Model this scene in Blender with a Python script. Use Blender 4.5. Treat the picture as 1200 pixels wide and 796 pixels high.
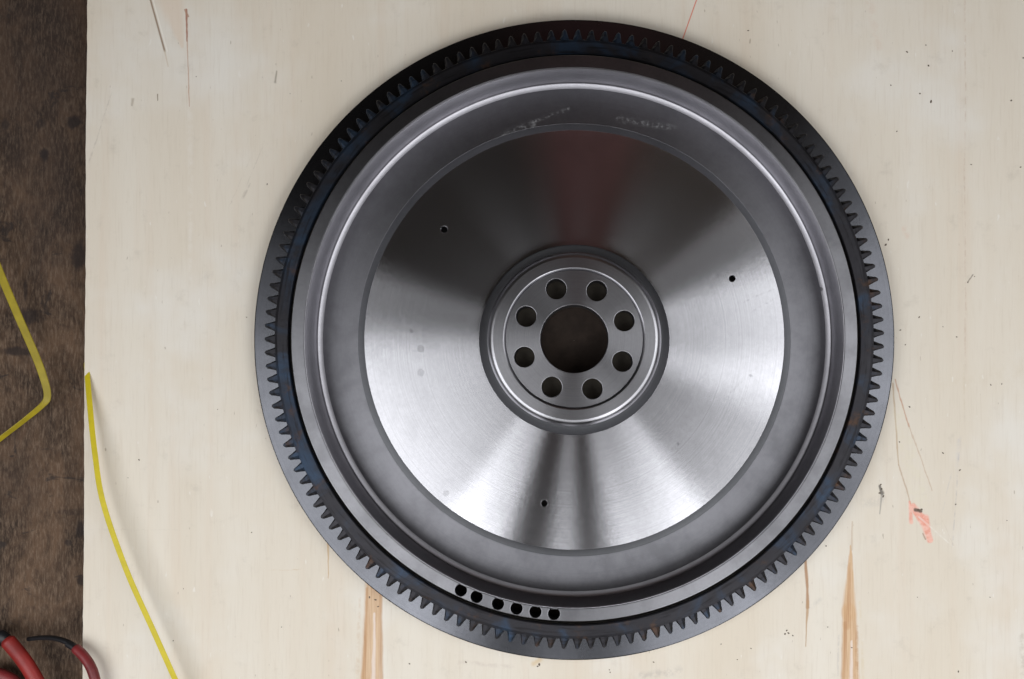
import bpy, bmesh, math, random
from mathutils import Vector, Matrix
random.seed(7)
S = bpy.context.scene
COL = S.collection
for o in list(bpy.data.objects): bpy.data.objects.remove(o)
PI = math.pi; R = math.radians

# ------------------------------------------------------------------ camera
H = 0.70                      # height of the lens above the board
F = 1200.0                    # focal length in photo pixels (photo 1200 wide)
NX, NY = 673.0, 440.0         # photo pixel straight below the lens
CY = -0.0238                  # lens y relative to the flywheel axis
def at(px, py, z=0.0):        # photo pixel -> point at height z
    s = (H - z) / F
    return Vector(((px - NX) * s, CY - (py - NY) * s, z))
def pr(r, z):                 # photo radius -> metres at height z
    return r * (H - z) / F
cam = bpy.data.cameras.new('camera'); co = bpy.data.objects.new('camera', cam); COL.objects.link(co)
co.location = (0, CY, H); cam.sensor_width = 36; cam.lens = 36 * F / 1200
cam.shift_x = -(NX - 600) / 1200; cam.shift_y = (NY - 398) / 1200
cam.clip_start = 0.01; cam.clip_end = 50
S.camera = co

# ------------------------------------------------------------------ light
w = bpy.data.worlds.new('World'); S.world = w; w.use_nodes = True
bg = w.node_tree.nodes['Background']
bg.inputs[0].default_value = (0.85, 0.70, 0.58, 1); bg.inputs[1].default_value = 0.02
S.view_settings.view_transform = 'Standard'; S.view_settings.look = 'None'
S.view_settings.exposure = 0; S.view_settings.gamma = 1; S.view_settings.use_curve_mapping = False

def lamp(az0, az1, zen0, zen1, dist, rad, col=(1, 1, 1)):
    """rectangular soft lamp spanning azimuths az0..az1 and zenith angles zen0..zen1, facing the flywheel"""
    az = R((az0 + az1) / 2); zn = R((zen0 + zen1) / 2)
    d = Vector((math.sin(zn) * math.cos(az), math.sin(zn) * math.sin(az), math.cos(zn)))
    wdt = 2 * dist * math.sin(zn) * math.tan(R(abs(az1 - az0) / 2))
    hgt = 2 * dist * math.tan(R((zen1 - zen0) / 2))
    L = bpy.data.lights.new('area_lamp', 'AREA'); L.shape = 'RECTANGLE'; L.size = wdt; L.size_y = hgt
    L.energy = rad * PI * wdt * hgt; L.color = col
    o = bpy.data.objects.new('area_lamp', L); COL.objects.link(o)
    o.location = d * dist
    zax = d; xax = Vector((-math.sin(az), math.cos(az), 0)); yax = zax.cross(xax)
    o.rotation_euler = Matrix((xax, yax, zax)).transposed().to_euler()
    return o
COOL = (0.95, 0.97, 1.0)
D = 1.0
lamp(-175, -126, 18, 59, D, 3.6, COOL)        # open side, lower left
lamp(-126, -111.5, 23, 59, D, 3.7, COOL)
lamp(160, 180, 22, 56, D, 0.70, COOL)
lamp(-96.5, -90, 24, 58, D, 2.2, COOL)        # gap straight below
lamp(-76.5, -53, 23, 62, D, 4.3, COOL)          # open side, lower right
lamp(-111, -78, 26, 56, D + .05, 0.40, COOL)  # dim fill lamp added to lift the dark streaks
lamp(-53, -10, 20, 62, D, 2.3, COOL)
lamp(-10, 20, 19, 58, D + .2, 3.0, COOL)      # right
lamp(22, 40, 24, 54, D + .2, 0.60, COOL)
lamp(74, 97, 14, 40, D, 0.085, (1, .38, .40)) # weak red lamp added for the reddish streak at the top
lamp(35, 74, 14, 45, D, 0.022, (1, .70, .45))  # this and the next: dim brown lamps added to tint the top reflections
lamp(68, 104, 42, 66, D, 0.07, (1, .55, .34))

# ------------------------------------------------------------------ node helpers
class NT:
    def __init__(s, name):
        s.m = bpy.data.materials.new(name); s.m.use_nodes = True
        s.t = s.m.node_tree; s.t.nodes.clear()
        s.out = s.t.nodes.new('ShaderNodeOutputMaterial')
    def n(s, typ, ins=None, **kw):
        nd = s.t.nodes.new(typ)
        for k, v in kw.items(): setattr(nd, k, v)
        for k, v in (ins or {}).items(): s.set(nd.inputs[k], v)
        return nd
    def set(s, sock, v):
        if isinstance(v, bpy.types.NodeSocket): s.t.links.new(v, sock)
        elif isinstance(v, bpy.types.Node): s.t.links.new(v.outputs[0], sock)
        else:
            if sock.type == 'RGBA' and hasattr(v, '__len__') and len(v) == 3: v = (*v, 1)
            sock.default_value = v
    def math(s, op, a, b=0.0, c=0.0, clamp=False):
        nd = s.n('ShaderNodeMath', {0: a, 1: b, 2: c}, operation=op); nd.use_clamp = clamp
        return nd.outputs[0]
    def vm(s, op, a, b=None, out=0):
        nd = s.n('ShaderNodeVectorMath', operation=op); s.set(nd.inputs[0], a)
        if b is not None:
            if op == 'SCALE': s.set(nd.inputs['Scale'], b)
            else: s.set(nd.inputs[1], b)
        return nd.outputs['Value'] if op in ('LENGTH', 'DOT_PRODUCT', 'DISTANCE') else nd.outputs[0]
    def mr(s, v, a, b, c=0.0, d=1.0, smooth=True):
        nd = s.n('ShaderNodeMapRange', {0: v, 1: a, 2: b, 3: c, 4: d})
        nd.interpolation_type = 'SMOOTHSTEP' if smooth else 'LINEAR'; nd.clamp = True
        return nd.outputs[0]
    def mix(s, f, a, b, mode='MIX'):
        nd = s.n('ShaderNodeMix', data_type='RGBA', blend_type=mode)
        s.set(nd.inputs['Factor'], f); s.set(nd.inputs[6], a); s.set(nd.inputs[7], b)
        return nd.outputs[2]
    def noise(s, vec, scale, detail=3.0, rough=.5, dist=0.0, color=False):
        nd = s.n('ShaderNodeTexNoise', {'Vector': vec, 'Scale': scale, 'Detail': detail, 'Roughness': rough, 'Distortion': dist})
        return nd.outputs[1 if color else 0]
    def scl(s, vec, sx, sy, sz=1.0):
        return s.vm('MULTIPLY', vec, (sx, sy, sz))
    def shade(s, sh): s.t.links.new(sh.outputs[0] if isinstance(sh, bpy.types.Node) else sh, s.out.inputs[0]); return s.m

def turned_metal(name, col, rough, aniso, iso_mix=0.25, iso_rough=0.45, dirt=0.25, smear=None, spots=(), ring=0.10, diff=0.12, rvar=.012):
    """lathe-turned steel: grooves run round the axis, so gloss spreads radially"""
    m = NT(name)
    P = m.n('ShaderNodeTexCoord').outputs['Object']
    xy = m.vm('MULTIPLY', P, (1, 1, 0)); r = m.vm('LENGTH', xy)
    rr = m.n('ShaderNodeCombineXYZ', {0: r, 1: 0.0, 2: 0.0})
    ringn = m.noise(rr, 900, 3.0, .75)
    ringw = m.noise(rr, 160, 2.0, .6)
    mot = m.noise(P, 38, 5, .65)
    fine = m.noise(P, 420, 2, .7)
    c = m.mix(m.mr(ringn, .3, .7), tuple(x * (1 - ring) for x in col), tuple(min(1, x * (1 + ring * .6)) for x in col))
    c = m.mix(m.math('MULTIPLY', m.mr(mot, .38, .72), dirt), c, tuple(x * .60 for x in col))
    c = m.mix(m.math('MULTIPLY', m.mr(fine, .3, .75), .16), c, tuple(x * .62 for x in col))
    ro = m.math('ADD', m.math('MULTIPLY_ADD', m.mr(mot, .3, .75), rvar * 2, rough - rvar), m.math('MULTIPLY_ADD', ringw, rvar, -rvar / 2))
    for (px, py, z, rad, dark) in spots:
        d = m.vm('DISTANCE', xy, tuple(at(px, py, z).xy) + (0.0,))
        d = m.math('ADD', d, m.math('MULTIPLY_ADD', m.noise(P, 500, 2), .002, -.001))
        k = m.mr(d, rad * .75, rad * 1.1, dark, 0.0)
        c = m.mix(k, c, tuple(x * .35 for x in col))
    tan = m.n('ShaderNodeTangent', direction_type='RADIAL', axis='Z')
    bmp = m.n('ShaderNodeBump', {'Strength': .08, 'Distance': .0002, 'Height': m.noise(P, 260, 3, .6)})
    g1 = m.n('ShaderNodeBsdfAnisotropic', {'Color': c, 'Roughness': ro, 'Anisotropy': aniso, 'Tangent': tan, 'Normal': bmp}, distribution='BECKMANN')
    g2 = m.n('ShaderNodeBsdfAnisotropic', {'Color': c, 'Roughness': iso_rough, 'Normal': bmp}, distribution='GGX')
    d1 = m.n('ShaderNodeBsdfDiffuse', {'Color': c, 'Roughness': .5})
    s1 = m.n('ShaderNodeMixShader', {0: iso_mix, 1: g1, 2: g2})
    s2 = m.n('ShaderNodeMixShader', {0: diff, 1: s1, 2: d1})
    if smear:
        k = None
        for (a, b, wd) in smear:
            ax = Vector(a + (0.0,)); bx = Vector(b + (0.0,)); ba = bx - ax
            pa = m.vm('SUBTRACT', xy, tuple(ax))
            h = m.math('MULTIPLY', m.vm('DOT_PRODUCT', pa, tuple(ba)), 1 / ba.length_squared, clamp=True)
            d = m.vm('LENGTH', m.vm('SUBTRACT', pa, m.vm('SCALE', tuple(ba), h)))
            kk = m.mr(d, 0, wd, 1, 0)
            k = kk if k is None else m.math('MAXIMUM', k, kk)
        nz = m.mr(m.noise(P, 420, 4, .75), .44, .74)
        k = m.math('MULTIPLY', m.math('MULTIPLY', k, nz), .32)
        ch = m.n('ShaderNodeBsdfDiffuse', {'Color': (.42, .42, .42, 1)})
        s2 = m.n('ShaderNodeMixShader', {0: k, 1: s2, 2: ch})
    return m.shade(s2)

def simple(name, col, rough=.5, spec=.5, metallic=0.0, var=.25, scale=60, bump=.1, col2=None):
    m = NT(name); P = m.n('ShaderNodeTexCoord').outputs['Object']
    nz = m.noise(P, scale, 5, .65)
    c = m.mix(m.mr(nz, .3, .7), col, col2 or tuple(x * (1 - var) for x in col))
    b = m.n('ShaderNodeBump', {'Strength': bump, 'Distance': .0005, 'Height': m.noise(P, scale * 6, 3)})
    p = m.n('ShaderNodeBsdfPrincipled', {'Base Color': c, 'Roughness': m.math('MULTIPLY_ADD', nz, .2, rough - .1), 'Metallic': metallic, 'Specular IOR Level': spec, 'Normal': b})
    return m.shade(p)

# ------------------------------------------------------------------ object helpers
def link(name, me, mat=None, parent=None, smooth=True):
    o = bpy.data.objects.new(name, me); COL.objects.link(o)
    if mat: me.materials.append(mat)
    if parent: o.parent = parent
    if smooth:
        me.shade_smooth(); me.set_sharp_from_angle(angle=R(28))
    return o
def tag(o, label=None, cat=None, group=None, kind=None):
    for k, v in (('label', label), ('category', cat), ('group', group), ('kind', kind)):
        if v: o[k] = v
    return o
def empty(name, loc):
    o = bpy.data.objects.new(name, None); o.empty_display_size = .05; COL.objects.link(o); o.location = loc; return o
def lathe(name, prof, mat, parent, segs=360, closed=True):
    """revolve a profile of (r, z) round the axis; closed profiles make solid rings"""
    bm = bmesh.new(); rows = []
    for k in range(segs):
        a = 2 * PI * k / segs; c, s = math.cos(a), math.sin(a)
        rows.append([bm.verts.new((r * c, r * s, z)) for r, z in prof])
    n = len(prof)
    for k in range(segs):
        A, B = rows[k], rows[(k + 1) % segs]
        for i in range(n if closed else n - 1):
            j = (i + 1) % n
            bm.faces.new((A[i], B[i], B[j], A[j]))
    bmesh.ops.recalc_face_normals(bm, faces=bm.faces)
    me = bpy.data.meshes.new(name); bm.to_mesh(me); bm.free()
    o = link(name, me, mat, parent)
    for f in me.polygons:
        if abs(f.normal.z) > .99999: f.use_smooth = False
    return o
def circle_pts(cx, cy, r, n): return [(cx + r * math.cos(2 * PI * k / n), cy + r * math.sin(2 * PI * k / n)) for k in range(n)]
def plate(name, loops, z0, z1, bevel, mat, parent, bres=2):
    """flat plate from z0 to z1; loops[0] outer outline, the rest holes; small round chamfer on every edge.
    loops are (cx, cy, r, n)"""
    cu = bpy.data.curves.new(name, 'CURVE'); cu.dimensions = '2D'; cu.fill_mode = 'BOTH'
    cu.extrude = (z1 - z0) / 2 - bevel; cu.bevel_depth = bevel; cu.bevel_resolution = bres
    for i, (cx, cy, r, n) in enumerate(loops):
        r2 = r - bevel if i == 0 else r + bevel
        sp = cu.splines.new('POLY'); pts = circle_pts(cx, cy, r2, n); sp.points.add(n - 1)
        for p, (x, y) in zip(sp.points, pts): p.co = (x, y, 0, 1)
        sp.use_cyclic_u = True
    t = bpy.data.objects.new('tmp', cu); COL.objects.link(t)
    dg = bpy.context.evaluated_depsgraph_get()
    me = bpy.data.meshes.new_from_object(t.evaluated_get(dg)); me.name = name
    bpy.data.objects.remove(t); bpy.data.curves.remove(cu)
    me.materials.clear()
    me.transform(Matrix.Translation((0, 0, (z0 + z1) / 2)))
    bm = bmesh.new(); bm.from_mesh(me); bmesh.ops.remove_doubles(bm, verts=bm.verts, dist=1e-6)
    bmesh.ops.recalc_face_normals(bm, faces=bm.faces); bm.to_mesh(me); bm.free()
    o = link(name, me, mat, parent)
    for f in me.polygons:
        if abs(f.normal.z) > .9999: f.use_smooth = False
    return o
def spline(pts, n=8):
    """Catmull-Rom through the points"""
    P = [Vector(p) for p in pts]; P = [P[0] * 2 - P[1]] + P + [P[-1] * 2 - P[-2]]; out = []
    for i in range(1, len(P) - 2):
        for k in range(n):
            t = k / n; a, b, c, d = P[i - 1], P[i], P[i + 1], P[i + 2]
            out.append(.5 * ((2 * b) + (c - a) * t + (2 * a - 5 * b + 4 * c - d) * t * t + (3 * b - a - 3 * c + d) * t ** 3))
    out.append(P[-2].copy()); return out
def tube(name, pts, radii, mat, parent=None, seg=16, caps=True, flat=1.0):
    """round rod along pts with a radius per point, domed ends"""
    bm = bmesh.new(); n = len(pts); rows = []
    for i, p in enumerate(pts):
        t = (pts[min(i + 1, n - 1)] - pts[max(i - 1, 0)]).normalized()
        u = Vector((0, 0, 1)).cross(t).normalized(); v = t.cross(u)
        rows.append([bm.verts.new(p + (u * math.cos(2 * PI * k / seg) + v * math.sin(2 * PI * k / seg) * flat) * radii[i]) for k in range(seg)])
    for i in range(n - 1):
        for k in range(seg): bm.faces.new((rows[i][k], rows[i][(k + 1) % seg], rows[i + 1][(k + 1) % seg], rows[i + 1][k]))
    if caps:
        bm.faces.new(rows[0][::-1]); bm.faces.new(rows[-1])
    bmesh.ops.recalc_face_normals(bm, faces=bm.faces)
    me = bpy.data.meshes.new(name); bm.to_mesh(me); bm.free()
    return link(name, me, mat, parent)
def ribbon(name, pts, wid, mat, thick=.0007):
    """flat strap: pts path, wid = width vector at each point"""
    bm = bmesh.new(); n = len(pts); rows = []
    for i, p in enumerate(pts):
        t = (pts[min(i + 1, n - 1)] - pts[max(i - 1, 0)]).normalized()
        nn = t.cross(wid[i]).normalized() * thick / 2; wv = wid[i] / 2
        e = wv.normalized() * thick * .5
        rows.append([bm.verts.new(q) for q in (p - wv, p - wv + e + nn, p + wv - e + nn, p + wv, p + wv - e - nn, p - wv + e - nn)])
    for i in range(n - 1):
        for k in range(6): bm.faces.new((rows[i][k], rows[i][(k + 1) % 6], rows[i + 1][(k + 1) % 6], rows[i + 1][k]))
    bm.faces.new(rows[0][::-1]); bm.faces.new(rows[-1])
    bmesh.ops.recalc_face_normals(bm, faces=bm.faces)
    me = bpy.data.meshes.new(name); bm.to_mesh(me); bm.free()
    return link(name, me, mat)

# ------------------------------------------------------------------ board material
MARKS = []
def mark(*a, **k): MARKS.append((a, k))
OR, OR2, RED = 'OR', 'OR2', 'RED'; PALE = (.72, .62, .55)
# orange resin streaks running out of the bottom of the picture
mark((439, 668), (434, 810), 12, 15, OR, .85, .55)
mark((430, 690), (426, 810), 2, 4, OR2, .65, .2)
mark((447, 690), (447, 810), 3, 3, OR2, .6, .2)
mark((439, 720), (437, 810), 2, 4, PALE, .8, .2)
mark((422, 700), (419, 800), 2, 5, (.58, .45, .32), .5, .1)
mark((997, 640), (995, 720), 1.2, 11, OR, .9, .5)
mark((995, 715), (997, 810), 10, 13, OR, .9, .6)
mark((996, 660), (993, 735), 1, 5, OR2, .55, .2)
mark((990, 730), (987, 810), 3, 4, OR2, .55, .2)
mark((1005, 735), (1004, 810), 3, 4, OR2, .5, .2)
mark((998, 752), (998, 810), 2, 4, PALE, .8, .2)
mark((1008, 705), (1012, 800), 2, 3, (.62, .52, .36), .5, .1)
mark((983, 745), (981, 800), 2, 2, (.48, .44, .40), .5, .1)
mark((999, 612), (998, 645), 1.2, 2, (.50, .38, .27), .6, .2)
mark((944, 655), (946, 712), 1.8, 3, (.36, .19, .09), .85, .3, deep=.8)
mark((946, 705), (944, 758), 2.6, .8, (.42, .26, .14), .8, .3, deep=.5)
mark((384, 636), (385, 678), 2.2, .7, (.50, .33, .17), .75, .3)
# splits and veneer seams
mark((175, -5), (193, 60), 1.5, 1.7, (.25, .17, .11), .85, .3, True, 1.2)
mark((193, 60), (197, 78), 1.4, 1.0, (.58, .49, .38), .8, .2, True)
mark((178, -5), (196, 60), 1.3, 1.2, (.80, .75, .66), .6, .2, True)
mark((198, -10), (213, 55), 26, 3, (.66, .53, .41), .55, .3)
mark((219, 12), (219, 48), 1.8, 1.1, (.33, .13, .08), .85, .3, deep=.8)
mark((219, 48), (222, 125), .9, .8, (.47, .28, .20), .75, .3, deep=.5)
mark((217, 12), (221, 20), 1.4, 1.2, (.40, .24, .16), .8, .3)
mark((222, 125), (223, 330), 7, 3, (.74, .70, .64), .35, .0)
mark((818, -5), (800, 46), 1.0, 1.0, (.62, .12, .07), .8, .3, True)
mark((1131, -5), (1131, 430), 1.3, 1.3, (.50, .36, .27), .42, .2, deep=.3)
mark((1049, 445), (1066, 500), 1.3, 1.2, (.45, .22, .13), .65, .3, deep=.6)
mark((1066, 500), (1092, 575), 1.1, 1.0, (.50, .36, .25), .55, .3, deep=.4)
mark((1046, 450), (1053, 545), 1.6, 1.2, (.42, .28, .16), .6, .3, deep=.6)
mark((1053, 545), (1067, 590), 1.2, 1.2, (.42, .28, .18), .6, .3, deep=.5)
mark((1052, 480), (1078, 590), 9, 15, (.66, .60, .45), .40, .5)
mark((1066, 588), (1068, 612), 2.0, 3.5, RED, .8, .4)
mark((1070, 594), (1083, 610), 6, 6, RED, .9, .5)
mark((1083, 608), (1090, 634), 7, 4, RED, .9, .5)
mark((1077, 606), (1117, 641), 1.6, 1.0, (.78, .75, .68), .5, .3, True)
mark((1073, 597), (1080, 599), 3.2, 2.6, (.05, .04, .025), .85, .3)
mark((1082, 625), (1085, 632), 1.2, 1.2, (.30, .14, .08), .6, .3)
mark((1124, 530), (1117, 641), 1.6, 1.1, (.40, .36, .37), .42, .2, deep=.4)
mark((1124, 515), (1120, 560), 5, 2, (.50, .48, .48), .4, .0)
mark((1115, 555), (1103, 603), 1, 1, (.52, .48, .44), .45, .2)
mark((1101, 605), (1118, 640), 1, 1, (.55, .46, .36), .5, .2)
mark((1129, 428), (1131, 480), 1.5, 1, (.56, .47, .34), .5, .2)
# smudges, pencil lines, rubbed dirt
mark((1012, 590), (1034, 586), 7, 9, (.46, .43, .39), .45, .0)
mark((1031, 570), (1034, 578), 2.4, 4, (.07, .06, .05), .8, .3)
mark((1034, 580), (1031, 602), 2.6, 1.5, (.22, .20, .18), .6, .0)
mark((282, 235), (310, 165), 1.0, .8, (.42, .36, .30), .40, .0)
mark((268, 245), (295, 182), .9, .6, (.45, .38, .31), .35, .0)
mark((285, 232), (293, 215), 2.5, 1.5, (.33, .28, .23), .45, .0)
mark((104, 190), (131, 108), 1.5, 1.1, (.38, .33, .28), .38, .0)
mark((156, 117), (155, 124), 2.8, 1.8, (.34, .28, .21), .6, .1)
mark((185, 111), (185, 118), 1.2, 1.1, (.22, .17, .12), .8, .3)
mark((325, 84), (323, 97), 1.7, 2.6, (.28, .24, .19), .75, .1)
mark((163, 38), (170, 40), 3, 5, (.48, .42, .34), .35, .0)
mark((113, 100), (113, 94), 5, 5, (.48, .42, .34), .35, .0)
mark((103, 621), (215, 621), 1.2, 1.0, (.56, .50, .42), .35, .0)
mark((313, 669), (352, 667), 1.2, 1.2, (.55, .40, .24), .5, .0)
mark((1140, 322), (1134, 330), 1.2, 1.0, (.22, .19, .15), .8, .2)
mark((1018, -5), (1030, 55), 8, 9, (.62, .48, .38), .35, .0)
mark((1060, 268), (1064, 277), 6, 6, (.64, .46, .35), .4, .0)
mark((538, 776), (600, 782), 4, 4, (.50, .42, .36), .42, .0)
mark((626, 778), (633, 774), 5, 5, (.58, .42, .22), .6, .0)
mark((752, 792), (795, 787), 7, 9, (.40, .36, .32), .45, .0)
mark((960, 703), (950, 712), 5, 4, (.47, .44, .40), .35, .0)
mark((1198, 745), (1200, 790), 5, 7, (.42, .36, .28), .45, .0)
mark((572, 25), (545, 78), 2.0, 1.5, (.60, .48, .36), .4, .0)
mark((1100, 448), (1200, 440), 16, 22, (.60, .52, .40), .25, .0)

def board_material(subset):
    m = NT('pale_plywood'); P = m.n('ShaderNodeTexCoord').outputs['Object']
    xy = m.vm('MULTIPLY', P, (1, 1, 0))
    warp = m.vm('SCALE', m.vm('SUBTRACT', m.noise(m.scl(P, 90, 14), 1.0, 4, .6, color=True), (.5, .5, .5)), .0036)
    fuzz = m.vm('SCALE', m.vm('SUBTRACT', m.noise(m.scl(P, 700, 120), 1.0, 3, .6, color=True), (.5, .5, .5)), .0012)
    W = m.vm('ADD', m.vm('ADD', xy, m.vm('MULTIPLY', warp, (1, 1, 0))), m.vm('MULTIPLY', fuzz, (1, 1, 0)))
    # veneer colour: broad bands along y, pores, faint cloudiness
    band = m.noise(m.scl(P, 14, 1.0), 1.0, 4, .6)
    band2 = m.noise(m.scl(P, 70, 2.2), 1.0, 3, .6)
    cloud = m.noise(P, 9, 4, .6)
    grain = m.noise(m.scl(P, 620, 34), 1.0, 3, .7)
    c = m.mix(m.mr(band, .3, .7), (.690, .634, .543), (.640, .566, .460))
    c = m.mix(m.math('MULTIPLY', m.mr(band2, .5, .75), .35), c, (.63, .515, .40))
    c = m.mix(m.math('MULTIPLY', m.mr(cloud, .48, .70), .55), c, (.720, .694, .642))
    c = m.mix(m.math('MULTIPLY', m.mr(grain, .48, .78), .22), c, (.47, .38, .28))
    hgt = m.math('MULTIPLY', grain, -.25)
    # faint pale flecks and random grime
    fl = m.noise(m.scl(P, 260, 90), 1.0, 2, .5)
    c = m.mix(m.math('MULTIPLY', m.mr(fl, .70, .78), .5), c, (.78, .75, .70))
    gr = m.noise(P, 55, 5, .7)
    c = m.mix(m.math('MULTIPLY', m.mr(gr, .56, .78), .25), c, (.36, .31, .25))
    pores = m.noise(m.scl(P, 420, 130), 1.0, 1.5, .5)
    c = m.mix(m.math('MULTIPLY', m.mr(pores, .735, .80), .55), c, (.26, .19, .13))
    patch = m.mr(m.noise(P, 170, 4, .7), .38, .62)
    fib = m.mr(m.noise(m.scl(P, 1300, 22), 1.0, 4, .7), .3, .72)
    RESIN = {'OR': m.mix(fib, (.66, .47, .29), (.46, .25, .115)), 'OR2': m.mix(fib, (.52, .30, .15), (.36, .17, .065)), 'RED': m.mix(patch, (.80, .47, .38), (.72, .29, .21))}
    def seg(p0, p1, w0, w1, col, k, soft=.55, straight=False, deep=0.0):
        nonlocal c, hgt
        a = at(*p0); b = at(*p1); ba = b - a
        q0 = m.n('ShaderNodeVectorMath', {0: c, 1: (1e-9, 1e-9, 1e-9), 2: xy if straight else W}, operation='MULTIPLY_ADD').outputs[0]   # keeps the marks in sequence
        pa = m.vm('SUBTRACT', q0, tuple(a))
        h = m.math('MULTIPLY', m.vm('DOT_PRODUCT', pa, tuple(ba)), 1 / ba.length_squared, clamp=True)
        d = m.vm('LENGTH', m.vm('SUBTRACT', pa, m.vm('SCALE', tuple(ba), h)))
        px = H / F
        wd = m.math('MULTIPLY_ADD', h, (w1 - w0) * px, w0 * px)
        q = m.math('DIVIDE', d, wd)
        f = m.mr(q, soft, 1.0, k, 0.0)
        if k <= .5: f = m.math('MULTIPLY', f, patch)
        c = m.mix(f, c, RESIN.get(col, col) if isinstance(col, str) else col)
        if deep: hgt = m.math('MULTIPLY_ADD', f, -deep, hgt)
        return f
    for i in sorted(subset): seg(*MARKS[i][0], **MARKS[i][1])
    bmp = m.n('ShaderNodeBump', {'Strength': .35, 'Distance': .0006, 'Height': hgt})
    p = m.n('ShaderNodeBsdfPrincipled', {'Base Color': c, 'Roughness': m.math('MULTIPLY_ADD', cloud, .2, .5), 'Specular IOR Level': .28, 'Normal': bmp})
    return m.shade(p)

def old_wood_material():
    m = NT('weathered_brown_wood'); P = m.n('ShaderNodeTexCoord').outputs['Object']
    g = m.noise(m.scl(P, 620, 130), 1.0, 5, .75, .2)
    b = m.noise(m.scl(P, 26, 17), 1.0, 6, .7, .8)
    k = m.noise(m.scl(P, 150, 60), 1.0, 5, .75)
    sp = m.noise(m.scl(P, 40, 60), 1.0, 4, .7, .8)
    c = m.mix(m.mr(b, .32, .68), (.028, .017, .011), (.116, .068, .040))
    c = m.mix(m.math('MULTIPLY', m.mr(g, .42, .68), .70), c, (.195, .135, .092))
    c = m.mix(m.math('MULTIPLY', m.mr(k, .50, .66), .70), c, (.050, .030, .019))
    c = m.mix(m.math('MULTIPLY', m.mr(sp, .60, .70), .80), c, (.028, .021, .018))
    def stain_or_falloff(px, py, rx, ry, kk):
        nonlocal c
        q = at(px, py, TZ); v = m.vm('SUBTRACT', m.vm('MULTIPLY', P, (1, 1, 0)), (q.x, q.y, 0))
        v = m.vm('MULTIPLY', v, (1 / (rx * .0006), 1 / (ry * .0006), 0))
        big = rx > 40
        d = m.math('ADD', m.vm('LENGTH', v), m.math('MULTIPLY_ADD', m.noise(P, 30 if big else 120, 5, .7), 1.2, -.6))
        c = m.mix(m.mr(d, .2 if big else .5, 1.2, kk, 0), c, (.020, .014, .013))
    for a in ((45, 60, 150, 230, .50), (70, 250, 90, 110, .35), (20, 560, 45, 60, .25), (86, 143, 10, 9, .85), (52, 181, 6, 8, .9), (93, 300, 12, 18, .8), (6, 146, 6, 7, .7), (35, 370, 16, 10, .75), (22, 412, 22, 6, .75), (95, 620, 7, 12, .8), (80, 636, 5, 5, .7), (96, 680, 6, 7, .75), (30, 340, 3, 14, .6), (48, 145, 6, 7, .5), (92, 600, 26, 4, .35)):  # wide upper patches paint in light falloff; the small ones are stains
        stain_or_falloff(*a)
    bmp = m.n('ShaderNodeBump', {'Strength': .5, 'Distance': .0012, 'Height': m.math('ADD', g, k)})
    p = m.n('ShaderNodeBsdfPrincipled', {'Base Color': c, 'Roughness': .75, 'Specular IOR Level': .25, 'Normal': bmp})
    return m.shade(p)

TZ = -0.018
# ------------------------------------------------------------------ setting
def grid_plane(name, x0, x1, y0, y1, z0, z1, mat, ragged=None):
    """solid slab; the left edge may follow a ragged outline"""
    bm = bmesh.new(); n = 160 if ragged else 1
    top, bot = [], []
    for k in range(n + 1):
        y = y0 + (y1 - y0) * k / n
        xl = ragged(y) if ragged else x0
        top.append((bm.verts.new((xl, y, z1)), bm.verts.new((x1, y, z1))))
        bot.append((bm.verts.new((xl, y, z0)), bm.verts.new((x1, y, z0))))
    for k in range(n):
        bm.faces.new((top[k][0], top[k][1], top[k + 1][1], top[k + 1][0]))
        bm.faces.new((bot[k][0], bot[k + 1][0], bot[k + 1][1], bot[k][1]))
        bm.faces.new((bot[k][0], top[k][0], top[k + 1][0], bot[k + 1][0]))
        bm.faces.new((bot[k][1], bot[k + 1][1], top[k + 1][1], top[k][1]))
    bm.faces.new((bot[0][0], bot[0][1], top[0][1], top[0][0])); bm.faces.new((bot[n][0], top[n][0], top[n][1], bot[n][1]))
    bmesh.ops.recalc_face_normals(bm, faces=bm.faces)
    me = bpy.data.meshes.new(name); bm.to_mesh(me); bm.free()
    return link(name, me, mat, smooth=False)

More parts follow.
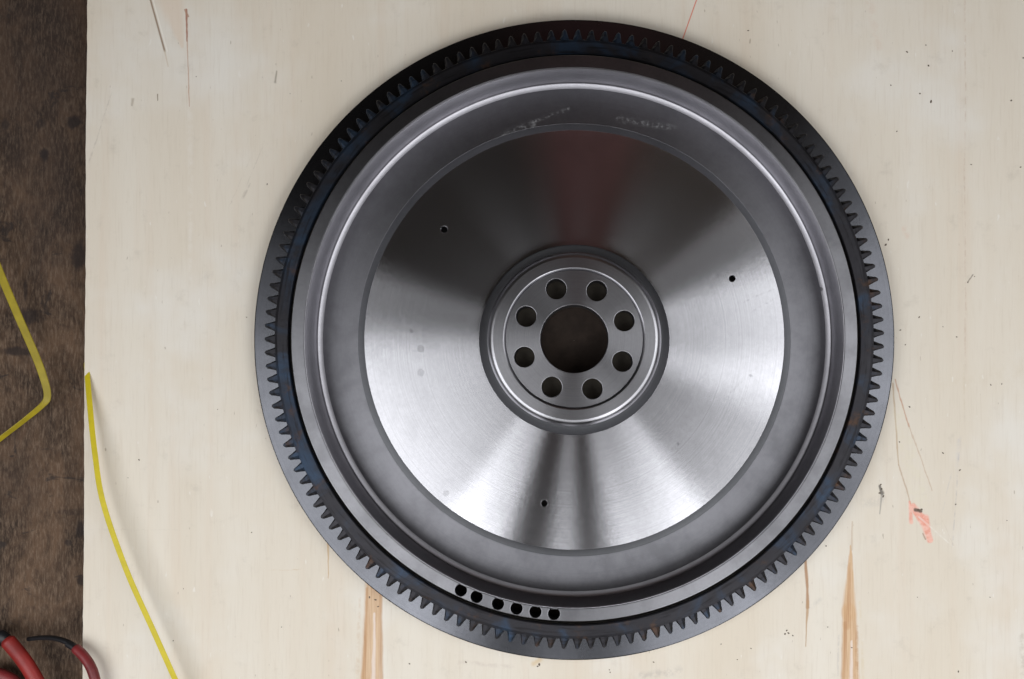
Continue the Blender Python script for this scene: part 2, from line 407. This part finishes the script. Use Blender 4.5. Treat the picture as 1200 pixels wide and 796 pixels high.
table = grid_plane('table_surface', -1.0, 1.2, -1.0, 1.0, TZ - .03, TZ, old_wood_material())
tag(table, kind='structure')
def edge_x(y):
    t = at(102, 0); b = at(97, 796)
    f = (y - t.y) / (b.y - t.y); x = t.x + (b.x - t.x) * f
    return x + 0.0002 * math.sin(y * 37) + .00012 * math.sin(y * 410 + 1) + .00014 * random.uniform(-1, 1)
def build_board():
    """one solid sheet; its top is a grid so that every cell carries only the marks that lie in it"""
    bm = bmesh.new(); n = 160; y0, y1, z0 = -.52, .52, -.0155
    xs = [None] + [-.30 + .046 * k for k in range(21)]
    V = []
    for k in range(n + 1):
        y = y0 + (y1 - y0) * k / n
        V.append([bm.verts.new((edge_x(y) if x is None else x, y, 0)) for x in xs])
    boxes = []
    for a, kw in MARKS:
        p, q = at(*a[0]), at(*a[1]); r = (max(a[2], a[3]) * 1.1 + 5) * H / F
        boxes.append((min(p.x, q.x) - r, max(p.x, q.x) + r, min(p.y, q.y) - r, max(p.y, q.y) + r))
    mats, keys = [], {}
    for k in range(n):
        g = k // 5; ya = y0 + (y1 - y0) * g * 5 / n; yb = y0 + (y1 - y0) * (g * 5 + 5) / n
        for i in range(len(xs) - 1):
            xa = -.36 if xs[i] is None else xs[i]; xb = xs[i + 1]
            key = frozenset(j for j, (u0, u1, v0, v1) in enumerate(boxes) if u0 < xb and u1 > xa and v0 < yb and v1 > ya)
            if key not in keys: keys[key] = len(mats); mats.append(board_material(key))
            f = bm.faces.new((V[k][i], V[k][i + 1], V[k + 1][i + 1], V[k + 1][i])); f.material_index = keys[key]
    # sides and underside
    lo = [(bm.verts.new((r[0].co.x, r[0].co.y, z0)), bm.verts.new((r[-1].co.x, r[-1].co.y, z0))) for r in V]
    for k in range(n):
        bm.faces.new((lo[k][0], V[k][0], V[k + 1][0], lo[k + 1][0])); bm.faces.new((lo[k][1], lo[k + 1][1], V[k + 1][-1], V[k][-1]))
        bm.faces.new((lo[k][0], lo[k + 1][0], lo[k + 1][1], lo[k][1]))
    bm.faces.new([*V[0][::1], lo[0][1], lo[0][0]]); bm.faces.new([*V[n][::-1], lo[n][0], lo[n][1]])
    bmesh.ops.recalc_face_normals(bm, faces=bm.faces)
    me = bpy.data.meshes.new('plywood_board'); bm.to_mesh(me); bm.free()
    for m in mats: me.materials.append(m)
    return link('plywood_board', me, smooth=False)
board = build_board()
tag(board, 'pale plywood board with orange resin streaks lying under the flywheel', 'board')

# ------------------------------------------------------------------ flywheel
ZF = .012     # flange top
ZG = .025     # ring gear top
ZR = .0428     # rim top
ZW = .011     # floor of the channel
ZD = .0125    # turned face
ZB = .034     # boss top
ZP = .0315    # bolt plate
fw = empty('flywheel', (0, 0, 0))
tag(fw, 'large turned steel flywheel with toothed ring gear lying on pale plywood', 'flywheel')

M_face = turned_metal('turned_steel', (.585, .578, .60), .228, .72, .012, .3, .30, ring=.10, diff=.004, rvar=.004,
    smear=tuple((tuple(at(*p, ZD).xy), tuple(at(*q, ZD).xy), w_) for p, q, w_ in (((872, 354), (912, 336), .0010), ((880, 366), (905, 352), .0008), ((846, 472), (868, 448), .0009), ((585, 492), (592, 480), .0010), ((460, 470), (470, 466), .0008), ((800, 590), (815, 560), .0008))),
    spots=((493, 409, ZD, .0026, .35), (493, 437, ZD, .0026, .3), (523, 578, ZD, .0022, .3), (482, 388, ZD, .0012, .35), (880, 440, ZD, .0012, .4), (795, 520, ZD, .0011, .4)))
M_flange = turned_metal('ground_steel_flange', (.112, .114, .125), .27, .52, .10, .3, .3, diff=.01)
M_floor = turned_metal('dull_cast_steel', (.185, .183, .195), .40, .15, .07, .42, .6, diff=.04, ring=.05,
    smear=((tuple(at(588, 160, ZW).xy), tuple(at(625, 145, ZW).xy), .0042), (tuple(at(625, 143, ZW).xy), tuple(at(666, 128, ZW).xy), .0022), (tuple(at(725, 140, ZW).xy), tuple(at(790, 150, ZW).xy), .0034), (tuple(at(432, 274, ZW).xy), tuple(at(434, 277, ZW).xy), .0012)))
M_strip = turned_metal('groove_steel', (.115, .116, .122), .44, .15, .15, .42, .3, diff=.05, ring=.05)
M_wall = turned_metal('bored_steel_wall', (.43, .42, .445), .45, .15, .04, .36, .4, diff=.02, spots=((965.5, 338, .02, .0016, .95),))
M_rim = turned_metal('ground_rim_steel', (.195, .193, .203), .38, .3, .12, .36, .7, diff=.02, ring=.05)
M_hub = turned_metal('turned_hub_steel', (.35, .345, .36), .33, .45, .15, .35, .3, diff=.03)
M_boss = turned_metal('turned_boss_steel', (.37, .365, .38), .34, .4, .15, .3, .25, diff=.02)
def gear_material():
    m = NT('heat_blued_gear_steel'); P = m.n('ShaderNodeTexCoord').outputs['Object']
    G = m.n('ShaderNodeNewGeometry').outputs['Position']
    n1 = m.noise(G, 26, 4, .6, .6); n2 = m.noise(G, 60, 4, .65); n3 = m.noise(G, 11, 3, .5)
    sep = m.n('ShaderNodeSeparateXYZ', {0: G}); ang = m.math('ARCTAN2', sep.outputs[1], sep.outputs[0]); rad = m.vm('LENGTH', m.vm('MULTIPLY', G, (1, 1, 0)))
    pol = m.n('ShaderNodeCombineXYZ', {0: m.math('MULTIPLY', rad, 420.0), 1: m.math('MULTIPLY', ang, 7.0), 2: 0.0})
    st = m.noise(pol, 1.0, 4, .65, .4)
    c = m.mix(m.mr(n1, .46, .66), (.026, .025, .028), (.027, .044, .072))
    c = m.mix(m.math('MULTIPLY', m.mr(st, .52, .66), .75), c, (.012, .011, .012))
    c = m.mix(m.math('MULTIPLY', m.mr(n2, .56, .74), .7), c, (.085, .046, .026))
    c = m.mix(m.math('MULTIPLY', m.mr(n3, .5, .7), .5), c, (.016, .015, .017))
    p = m.n('ShaderNodeBsdfPrincipled', {'Base Color': c, 'Metallic': .8, 'Roughness': m.math('MULTIPLY_ADD', n2, .3, .28), 'Specular IOR Level': .35,
        'Normal': m.n('ShaderNodeBump', {'Strength': .2, 'Distance': .0004, 'Height': m.noise(G, 400, 3)})})
    return m.shade(p)
M_gear = gear_material()
M_black = simple('hole_shade_black', (.008, .007, .006), .7, .2)  # black that puts shade into the small face holes
M_dark = simple('dark_brown_hole_floor', (.026, .017, .012), .8, .2, var=.4, scale=90)  # even dark brown for the floors of bore and rim holes

def ring_prof(r0, r1, z0, z1, b=.0006):
    return [(r0, z0), (r0, z1 - b), (r0 + b * .3, z1 - b * .3), (r0 + b, z1), (r1 - b, z1), (r1 - b * .3, z1 - b * .3), (r1, z1 - b), (r1, z0)]
RF = pr(375.5, ZF)
lathe('flange', ring_prof(pr(322, ZF), RF, .0015, ZF, .0008), M_flange, fw)
# ring gear with single teeth
g_in, g_root, g_tip = pr(334, ZG), pr(352, ZG), pr(364.5, ZG)
gear = lathe('ring_gear', [(g_in, ZF + .0005), (g_in, ZG - .0012), (g_in + .0004, ZG - .0005), (g_in + .0012, ZG), (g_root - .0022, ZG), (g_root - .0006, ZG - .0005), (g_root, ZG - .0016), (g_root, ZF + .0005)], M_gear, fw)
NT_ = 143
def tooth_mesh():
    a, b = .0036, .0013; r0, r1 = g_root - .0008, g_tip; zb = ZF + .0012
    bm = bmesh.new()
    sec = []
    for r, hw, zt, ch in ((r0, a, ZG - .0008, .0016), ((r0 + r1) / 2, (a + b) / 2 - .0002, ZG - .0011, .0022), (r1 - .0006, b + .0001, ZG - .0018, .0028), (r1, b - .0004, ZG - .0026, .0030)):
        sec.append([bm.verts.new((r, y, z)) for y, z in ((-hw, zb), (hw, zb), (hw, zt - ch), (hw * .15, zt), (-hw * .7, zt), (-hw, zt - .0006))])
    for A, B in zip(sec, sec[1:]):
        for k in range(6): bm.faces.new((A[k], A[(k + 1) % 6], B[(k + 1) % 6], B[k]))
    bm.faces.new(sec[0][::-1]); bm.faces.new(sec[-1])
    bmesh.ops.recalc_face_normals(bm, faces=bm.faces)
    me = bpy.data.meshes.new('tooth'); bm.to_mesh(me); bm.free(); return me
tm = tooth_mesh(); t0 = link('tooth', tm, M_gear, gear, smooth=False)
for k in range(NT_):
    t = t0 if k == 0 else t0.copy()
    if k: COL.objects.link(t); t.parent = gear
    t.rotation_euler = (0, 0, 2 * PI * (k + .5) / NT_)
# raised rim: flat top with six blind holes, bored wall below with a curved foot
r_o, r_i = pr(332, ZR), pr(315.5, ZR)
holes = []
for px, py in ((540.2, 691.6), (558.6, 699.2), (583.4, 708.2), (605.4, 712.6), (627.4, 717.6), (649.2, 720.0)):
    p = at(px, py, ZR)
    q = Vector((p.x, p.y)); q = q.normalized() * (r_o + r_i) / 2
    holes.append((q.x, q.y, pr(6.9, ZR), 32))
plate('rim', [(0, 0, r_o, 360), (0, 0, r_i + .0007, 360)] + holes, ZR - .014, ZR, .0005, M_rim, fw)
lathe('rim_base', [(r_o - .0006, ZF + .0004), (r_o - .0006, ZR - .0142), (r_i + .004, ZR - .0142), (r_i + .004, ZF + .0004)], M_dark, fw)
wall_top = ZR - .0001
foot = [(r_i + .00065, wall_top), (r_i + .0004, wall_top), (r_i + .00005, ZR - .0005), (r_i - .0002, ZR - .0014)]
rf = pr(294.5, ZW)
prof_t = [(0.0, 4), (.0006, 10), (.0013, 14), (.0021, 19), (.0028, 26), (.0033, 38), (.0036, 60), (.0037, 80)]
full = r_i - .0002 - rf; zz = ZW + .0001; rr_ = rf; up = [(rf, zz)]
for (d0, t0_), (d1, t1_) in zip(prof_t, prof_t[1:]):
    dr = (d1 - d0) / .0037 * full; zz += dr * math.tan(R((t0_ + t1_) / 2)); rr_ += dr; up.append((rr_, zz))
up.append((r_i - .0002, zz + .0012))
foot += up[::-1]
foot += [(rf, .006), (r_i + .00065, .006)]
lathe('bored_wall', foot, M_wall, fw)
# channel floor, dark groove, turned face with three small holes
lathe('channel_floor', ring_prof(pr(253.5, ZW), rf - .00002, .004, ZW, .0001), M_floor, fw)
r_face = pr(246, ZD)
r_fl = pr(253.5, ZW)
lathe('groove', [(r_face + .00002, .004), (r_face + .00002, ZD - .0002), (r_face + .0004, ZD - .0004), (r_fl - .0004, ZW + .00005), (r_fl - .00002, ZW - .00005), (r_fl - .00002, .004)], M_strip, fw)
lathe('hole_shade_sheet', [(.045, .0006), (.045, .0036), (r_fl + .004, .0036), (r_fl + .004, .0006)], M_black, fw, segs=180)  # added black sheet, keeps the small face holes dark
small = []
for px, py in ((520.5, 269), (858, 326.5), (638, 590)):
    p = at(px, py, ZD); small.append((p.x, p.y, pr(4.0, ZD), 20))
r_h = pr(111.5, ZD)
plate('turned_face', [(0, 0, r_face, 360), (0, 0, r_h, 240)] + small, .005, ZD, .00012, M_face, fw)
# hub: dark groove, boss with rounded shoulder, sunk bolt plate
lathe('hub_groove', [(r_h - .00004, .004), (r_h - .00004, ZD - .0004), (r_h - .0006, ZD - .0007), (pr(101, ZD), ZD - .0009), (pr(101, ZD), .004)], M_strip, fw)
rb0, rb1 = pr(83, ZB), pr(94.5, ZB); rbb = pr(101.5, ZD)
prof = [(rb0 - .0012, .006), (rb0 - .0012, ZP - .0003), (rb0 - .0002, ZB - .0003), (rb0 + .0003, ZB), (rb1 + .0004, ZB), (rb1 + .0007, ZB - .0001)]
for k in range(1, 11):
    a = PI / 2 * k / 10
    prof.append((rb1 + .0007 + (rbb - rb1 - .0016) * math.sin(a), ZB - .0001 - .0075 * (1 - math.cos(a))))
prof += [(rbb, ZD - .0008), (rbb, .006)]
lathe('hub_boss', prof, M_boss, fw, segs=240)
bolts = []
for cx, cy in ((355, 210), (507, 215), (610, 333), (605, 478), (492, 582), (340, 575), (237, 462), (245, 312)):
    p = at(540 + cx / 3.185, 270 + cy / 3.185, ZP); bolts.append(Vector((p.x, p.y)))
avg = sum((v.length for v in bolts), 0) / 8
ph = sum(((math.atan2(v.y, v.x) % (PI / 4)) for v in bolts), 0) / 8
bl = [(avg * math.cos(ph + PI / 4 * k), avg * math.sin(ph + PI / 4 * k), pr(12.1, ZP), 40) for k in range(8)]
r_c = pr(40, ZP)
plate('bolt_plate', [(0, 0, rb0 - .00125, 240), (0, 0, r_c, 120)] + bl, .008, ZP, .00025, M_hub, fw)
lathe('bore_cap', [(.0001, .001), (.0001, .0035), (r_c + .004, .0035), (r_c + .004, .001)], M_dark, fw, segs=96)
lathe('bolt_hole_backing', [(r_c + .0042, .0045), (r_c + .0042, .0115), (rb0 - .0015, .0115), (rb0 - .0015, .0045)], simple('bolt_hole_brown', (.060, .049, .033), .6, .3, var=.3, scale=120), fw, segs=96)  # added ring behind the bolt holes, its brown stands in for shade

# ------------------------------------------------------------------ straps and tools at the left
M_yel = simple('yellow_plastic_strap', (.60, .48, .014), .42, .5, var=.12, scale=150, bump=.05)
def strap(name, px, mat):
    pts, wid = [], []
    P = spline([tuple(at(x, y, z)) for x, y, z, w, tl in px], 10)
    for i, p in enumerate(P):
        f = i / 10; k = min(int(f), len(px) - 2); f -= k
        w = px[k][3] * (1 - f) + px[k + 1][3] * f; tl = R(px[k][4] * (1 - f) + px[k + 1][4] * f)
        t = (P[min(i + 1, len(P) - 1)] - P[max(i - 1, 0)]); t.z = 0; t.normalize()
        side = Vector((t.y, -t.x, 0))
        wid.append((side * math.cos(tl) + Vector((0, 0, 1)) * math.sin(tl)) * w)
    return ribbon(name, P, wid, mat)
s1 = strap('strap', [(101.0, 421, -.013, .0040, -12), (101.4, 428, -.003, .0044, -12), (105, 472, .005, .0044, -12), (111, 530, .011, .0044, -12), (121, 590, .014, .0044, -12), (148, 668, .015, .0044, -12), (180, 740, .015, .0044, -12), (206, 798, .014, .0044, -12), (230, 850, .008, .0044, -12)], M_yel)
tag(s1, 'bright yellow packing strap arching over the left edge of the pale board', 'strap')
s2 = strap('strap', [(-20, 270, .002, .0052, 10), (0, 320, .001, .0052, 10), (22, 372, .000, .0052, 10), (42, 418, -.002, .0052, 10), (52, 446, -.003, .0052, 5), (55.5, 464, -.004, .0052, 0), (50, 474.5, -.005, .0040, 35), (28, 493, -.008, .0040, 50), (2, 513, -.010, .0040, 50), (-25, 534, -.012, .0040, 50)], simple('shaded_yellow_strap', (.34, .26, .010), .5, .4, var=.25, scale=90, bump=.08))  # strap yellow darkened to paint in the dimmer light here
tag(s2, 'mustard yellow packing strap, its colour darkened for dim light, bent in a sharp corner on the dark brown wood', 'strap')

M_red = simple('bright_red_rubber', (.27, .018, .014), .48, .45, var=.35, scale=70, bump=.1)
M_dred = simple('dark_red_rubber', (.20, .022, .024), .45, .4, var=.4, scale=90, bump=.15)
M_blk = simple('black_steel_rod', (.014, .014, .016), .4, .4, var=.4, scale=80)
h = empty('tool_handle', at(20, 780, TZ))
tag(h, 'thick bright red rubber tool handle lying on the dark wood', 'handle')
hp = spline([tuple(at(x, y, .002)) for x, y in ((7, 749), (14, 757), (24, 769), (35, 785), (50, 812), (62, 836))], 6)
hp = [p - h.location for p in hp]; n = len(hp)
tube('grip', hp, [.0036 if i == 0 else .0046 if i == 1 else .0052 for i in range(n)], M_red, h, flat=.8)
jp = [Vector(at(x, y, -.004)) - h.location for x, y in ((-20, 752), (-6, 750), (4, 747), (9, 750))]
tube('jaw', jp, [.006, .006, .0052, .004], M_blk, h, flat=.7)
bp = [Vector(at(x, y, -.008)) - h.location for x, y in ((-14, 788), (2, 792), (14, 798), (24, 806))]
tube('grip', bp, [.0046, .005, .005, .0045], M_dred, h, flat=.8)
c = empty('curved_lever', at(90, 770, TZ))
tag(c, 'curved lever with thin black rod and dark red sleeve across board edge', 'lever')
rp = [p - c.location for p in spline([tuple(at(x, y, z)) for x, y, z in ((33, 749, -.006), (48, 747.5, -.002), (63, 748, .002), (76, 751.5, .005), (86, 757, .007))], 6)]
tube('rod', rp, [.0015 + .0006 * i / len(rp) for i in range(len(rp))], M_blk, c)
cp = [p - c.location for p in spline([tuple(at(x, y, z)) for x, y, z in ((80, 754.5, .0058), (85, 757.5, .0068), (90, 761.5, .0076))], 4)]
tube('collar', cp, [.0026] * len(cp), M_blk, c)
sp = [p - c.location for p in spline([tuple(at(x, y, z)) for x, y, z in ((88, 759, .0074), (98, 769, .0092), (106, 781, .0102), (111, 795, .0105), (114, 815, .010), (113, 840, .009))], 6)]
tube('sleeve', sp, [.0030] + [.0034] * (len(sp) - 1), M_dred, c)

# ------------------------------------------------------------------ loose dirt specks on the board
bm = bmesh.new()
specks = [(1088, 77, 2.2), (1063, 61, 1.6), (1044, 100, 1.6), (1078, 110, 1.8), (1091, 119, 2.4), (1185, 118, 1.6), (1199, 68, 1.8), (1051, 154, 1.4), (1138, 193, 1.4), (1196, 196, 1.4), (1116, 60, 1.4), (1085, 53, 1.3),
    (1038, 287, 2.0), (1041, 281, 1.6), (1077, 372, 1.8), (1055, 387, 1.4), (1121, 395, 1.5), (1105, 383, 1.3), (1061, 404, 1.3), (877, 36, 1.5), (289, 372, 1.3), (163, 539, 1.6), (295, 624, 1.7), (203, 751, 1.6), (440, 703, 2.0), (433, 700, 1.7), (449, 697, 2.0), (443, 711, 1.6),
    (632, 779, 2.6), (630, 781, 2.0), (714, 785, 1.5), (546, 776, 1.6), (480, 778, 1.4), (766, 776, 1.4), (920, 743, 2.2), (924, 742, 1.9), (922, 739, 1.6), (929, 745, 1.5), (968, 640, 1.8), (845, 755, 1.3), (864, 773, 1.3), (715, 788, 1.4), (1033, 573, 2.4), (1031, 578, 1.8), (1035, 582, 2.0), (1032, 568, 1.6),
    (1066, 477, 1.6), (1054, 518, 1.5), (1105, 531, 1.6), (1125, 551, 1.6), (1120, 591, 1.6), (1123, 787, 1.9), (1134, 331, 1.4), (1142, 324, 1.3), (1077, 598, 2.6), (1080, 597, 2.0), (998, 759, 1.5), (970, 735, 1.2), (1161, 451, 1.4), (1174, 450, 1.3), (230, 90, 1.0), (400, 95, 1.1), (215, 690, 1.0), (330, 735, 1.0), (150, 560, 1.0), (255, 480, 1.0), (340, 110, 1.0), (313, 216, 1.4), (1180, 610, 1.1), (1160, 700, 1.0), (1075, 700, 1.0), (880, 760, 1.2)]
for px, py, s in specks:
    p = at(px, py, 0); k = s * .00031
    ang = random.uniform(0, PI); st = random.uniform(1.0, 1.9)
    n = 7; ring = []
    for i in range(n):
        a = 2 * PI * i / n; q = k * random.uniform(.65, 1.15)
        x, y = q * math.cos(a) * st, q * math.sin(a)
        ring.append(bm.verts.new((p.x + x * math.cos(ang) - y * math.sin(ang), p.y + x * math.sin(ang) + y * math.cos(ang), .0001)))
    top = bm.verts.new((p.x, p.y, .0001 + k * .55))
    for i in range(n): bm.faces.new((ring[i], ring[(i + 1) % n], top))
    bm.faces.new(ring[::-1])
me = bpy.data.meshes.new('dirt_specks'); bm.to_mesh(me); bm.free()
dk = link('dirt_specks', me, simple('dirt', (.17, .135, .10), .8, .2, var=.5, scale=60), smooth=False)
tag(dk, 'small dark dirt specks scattered over the pale plywood board', 'dirt', kind='stuff')
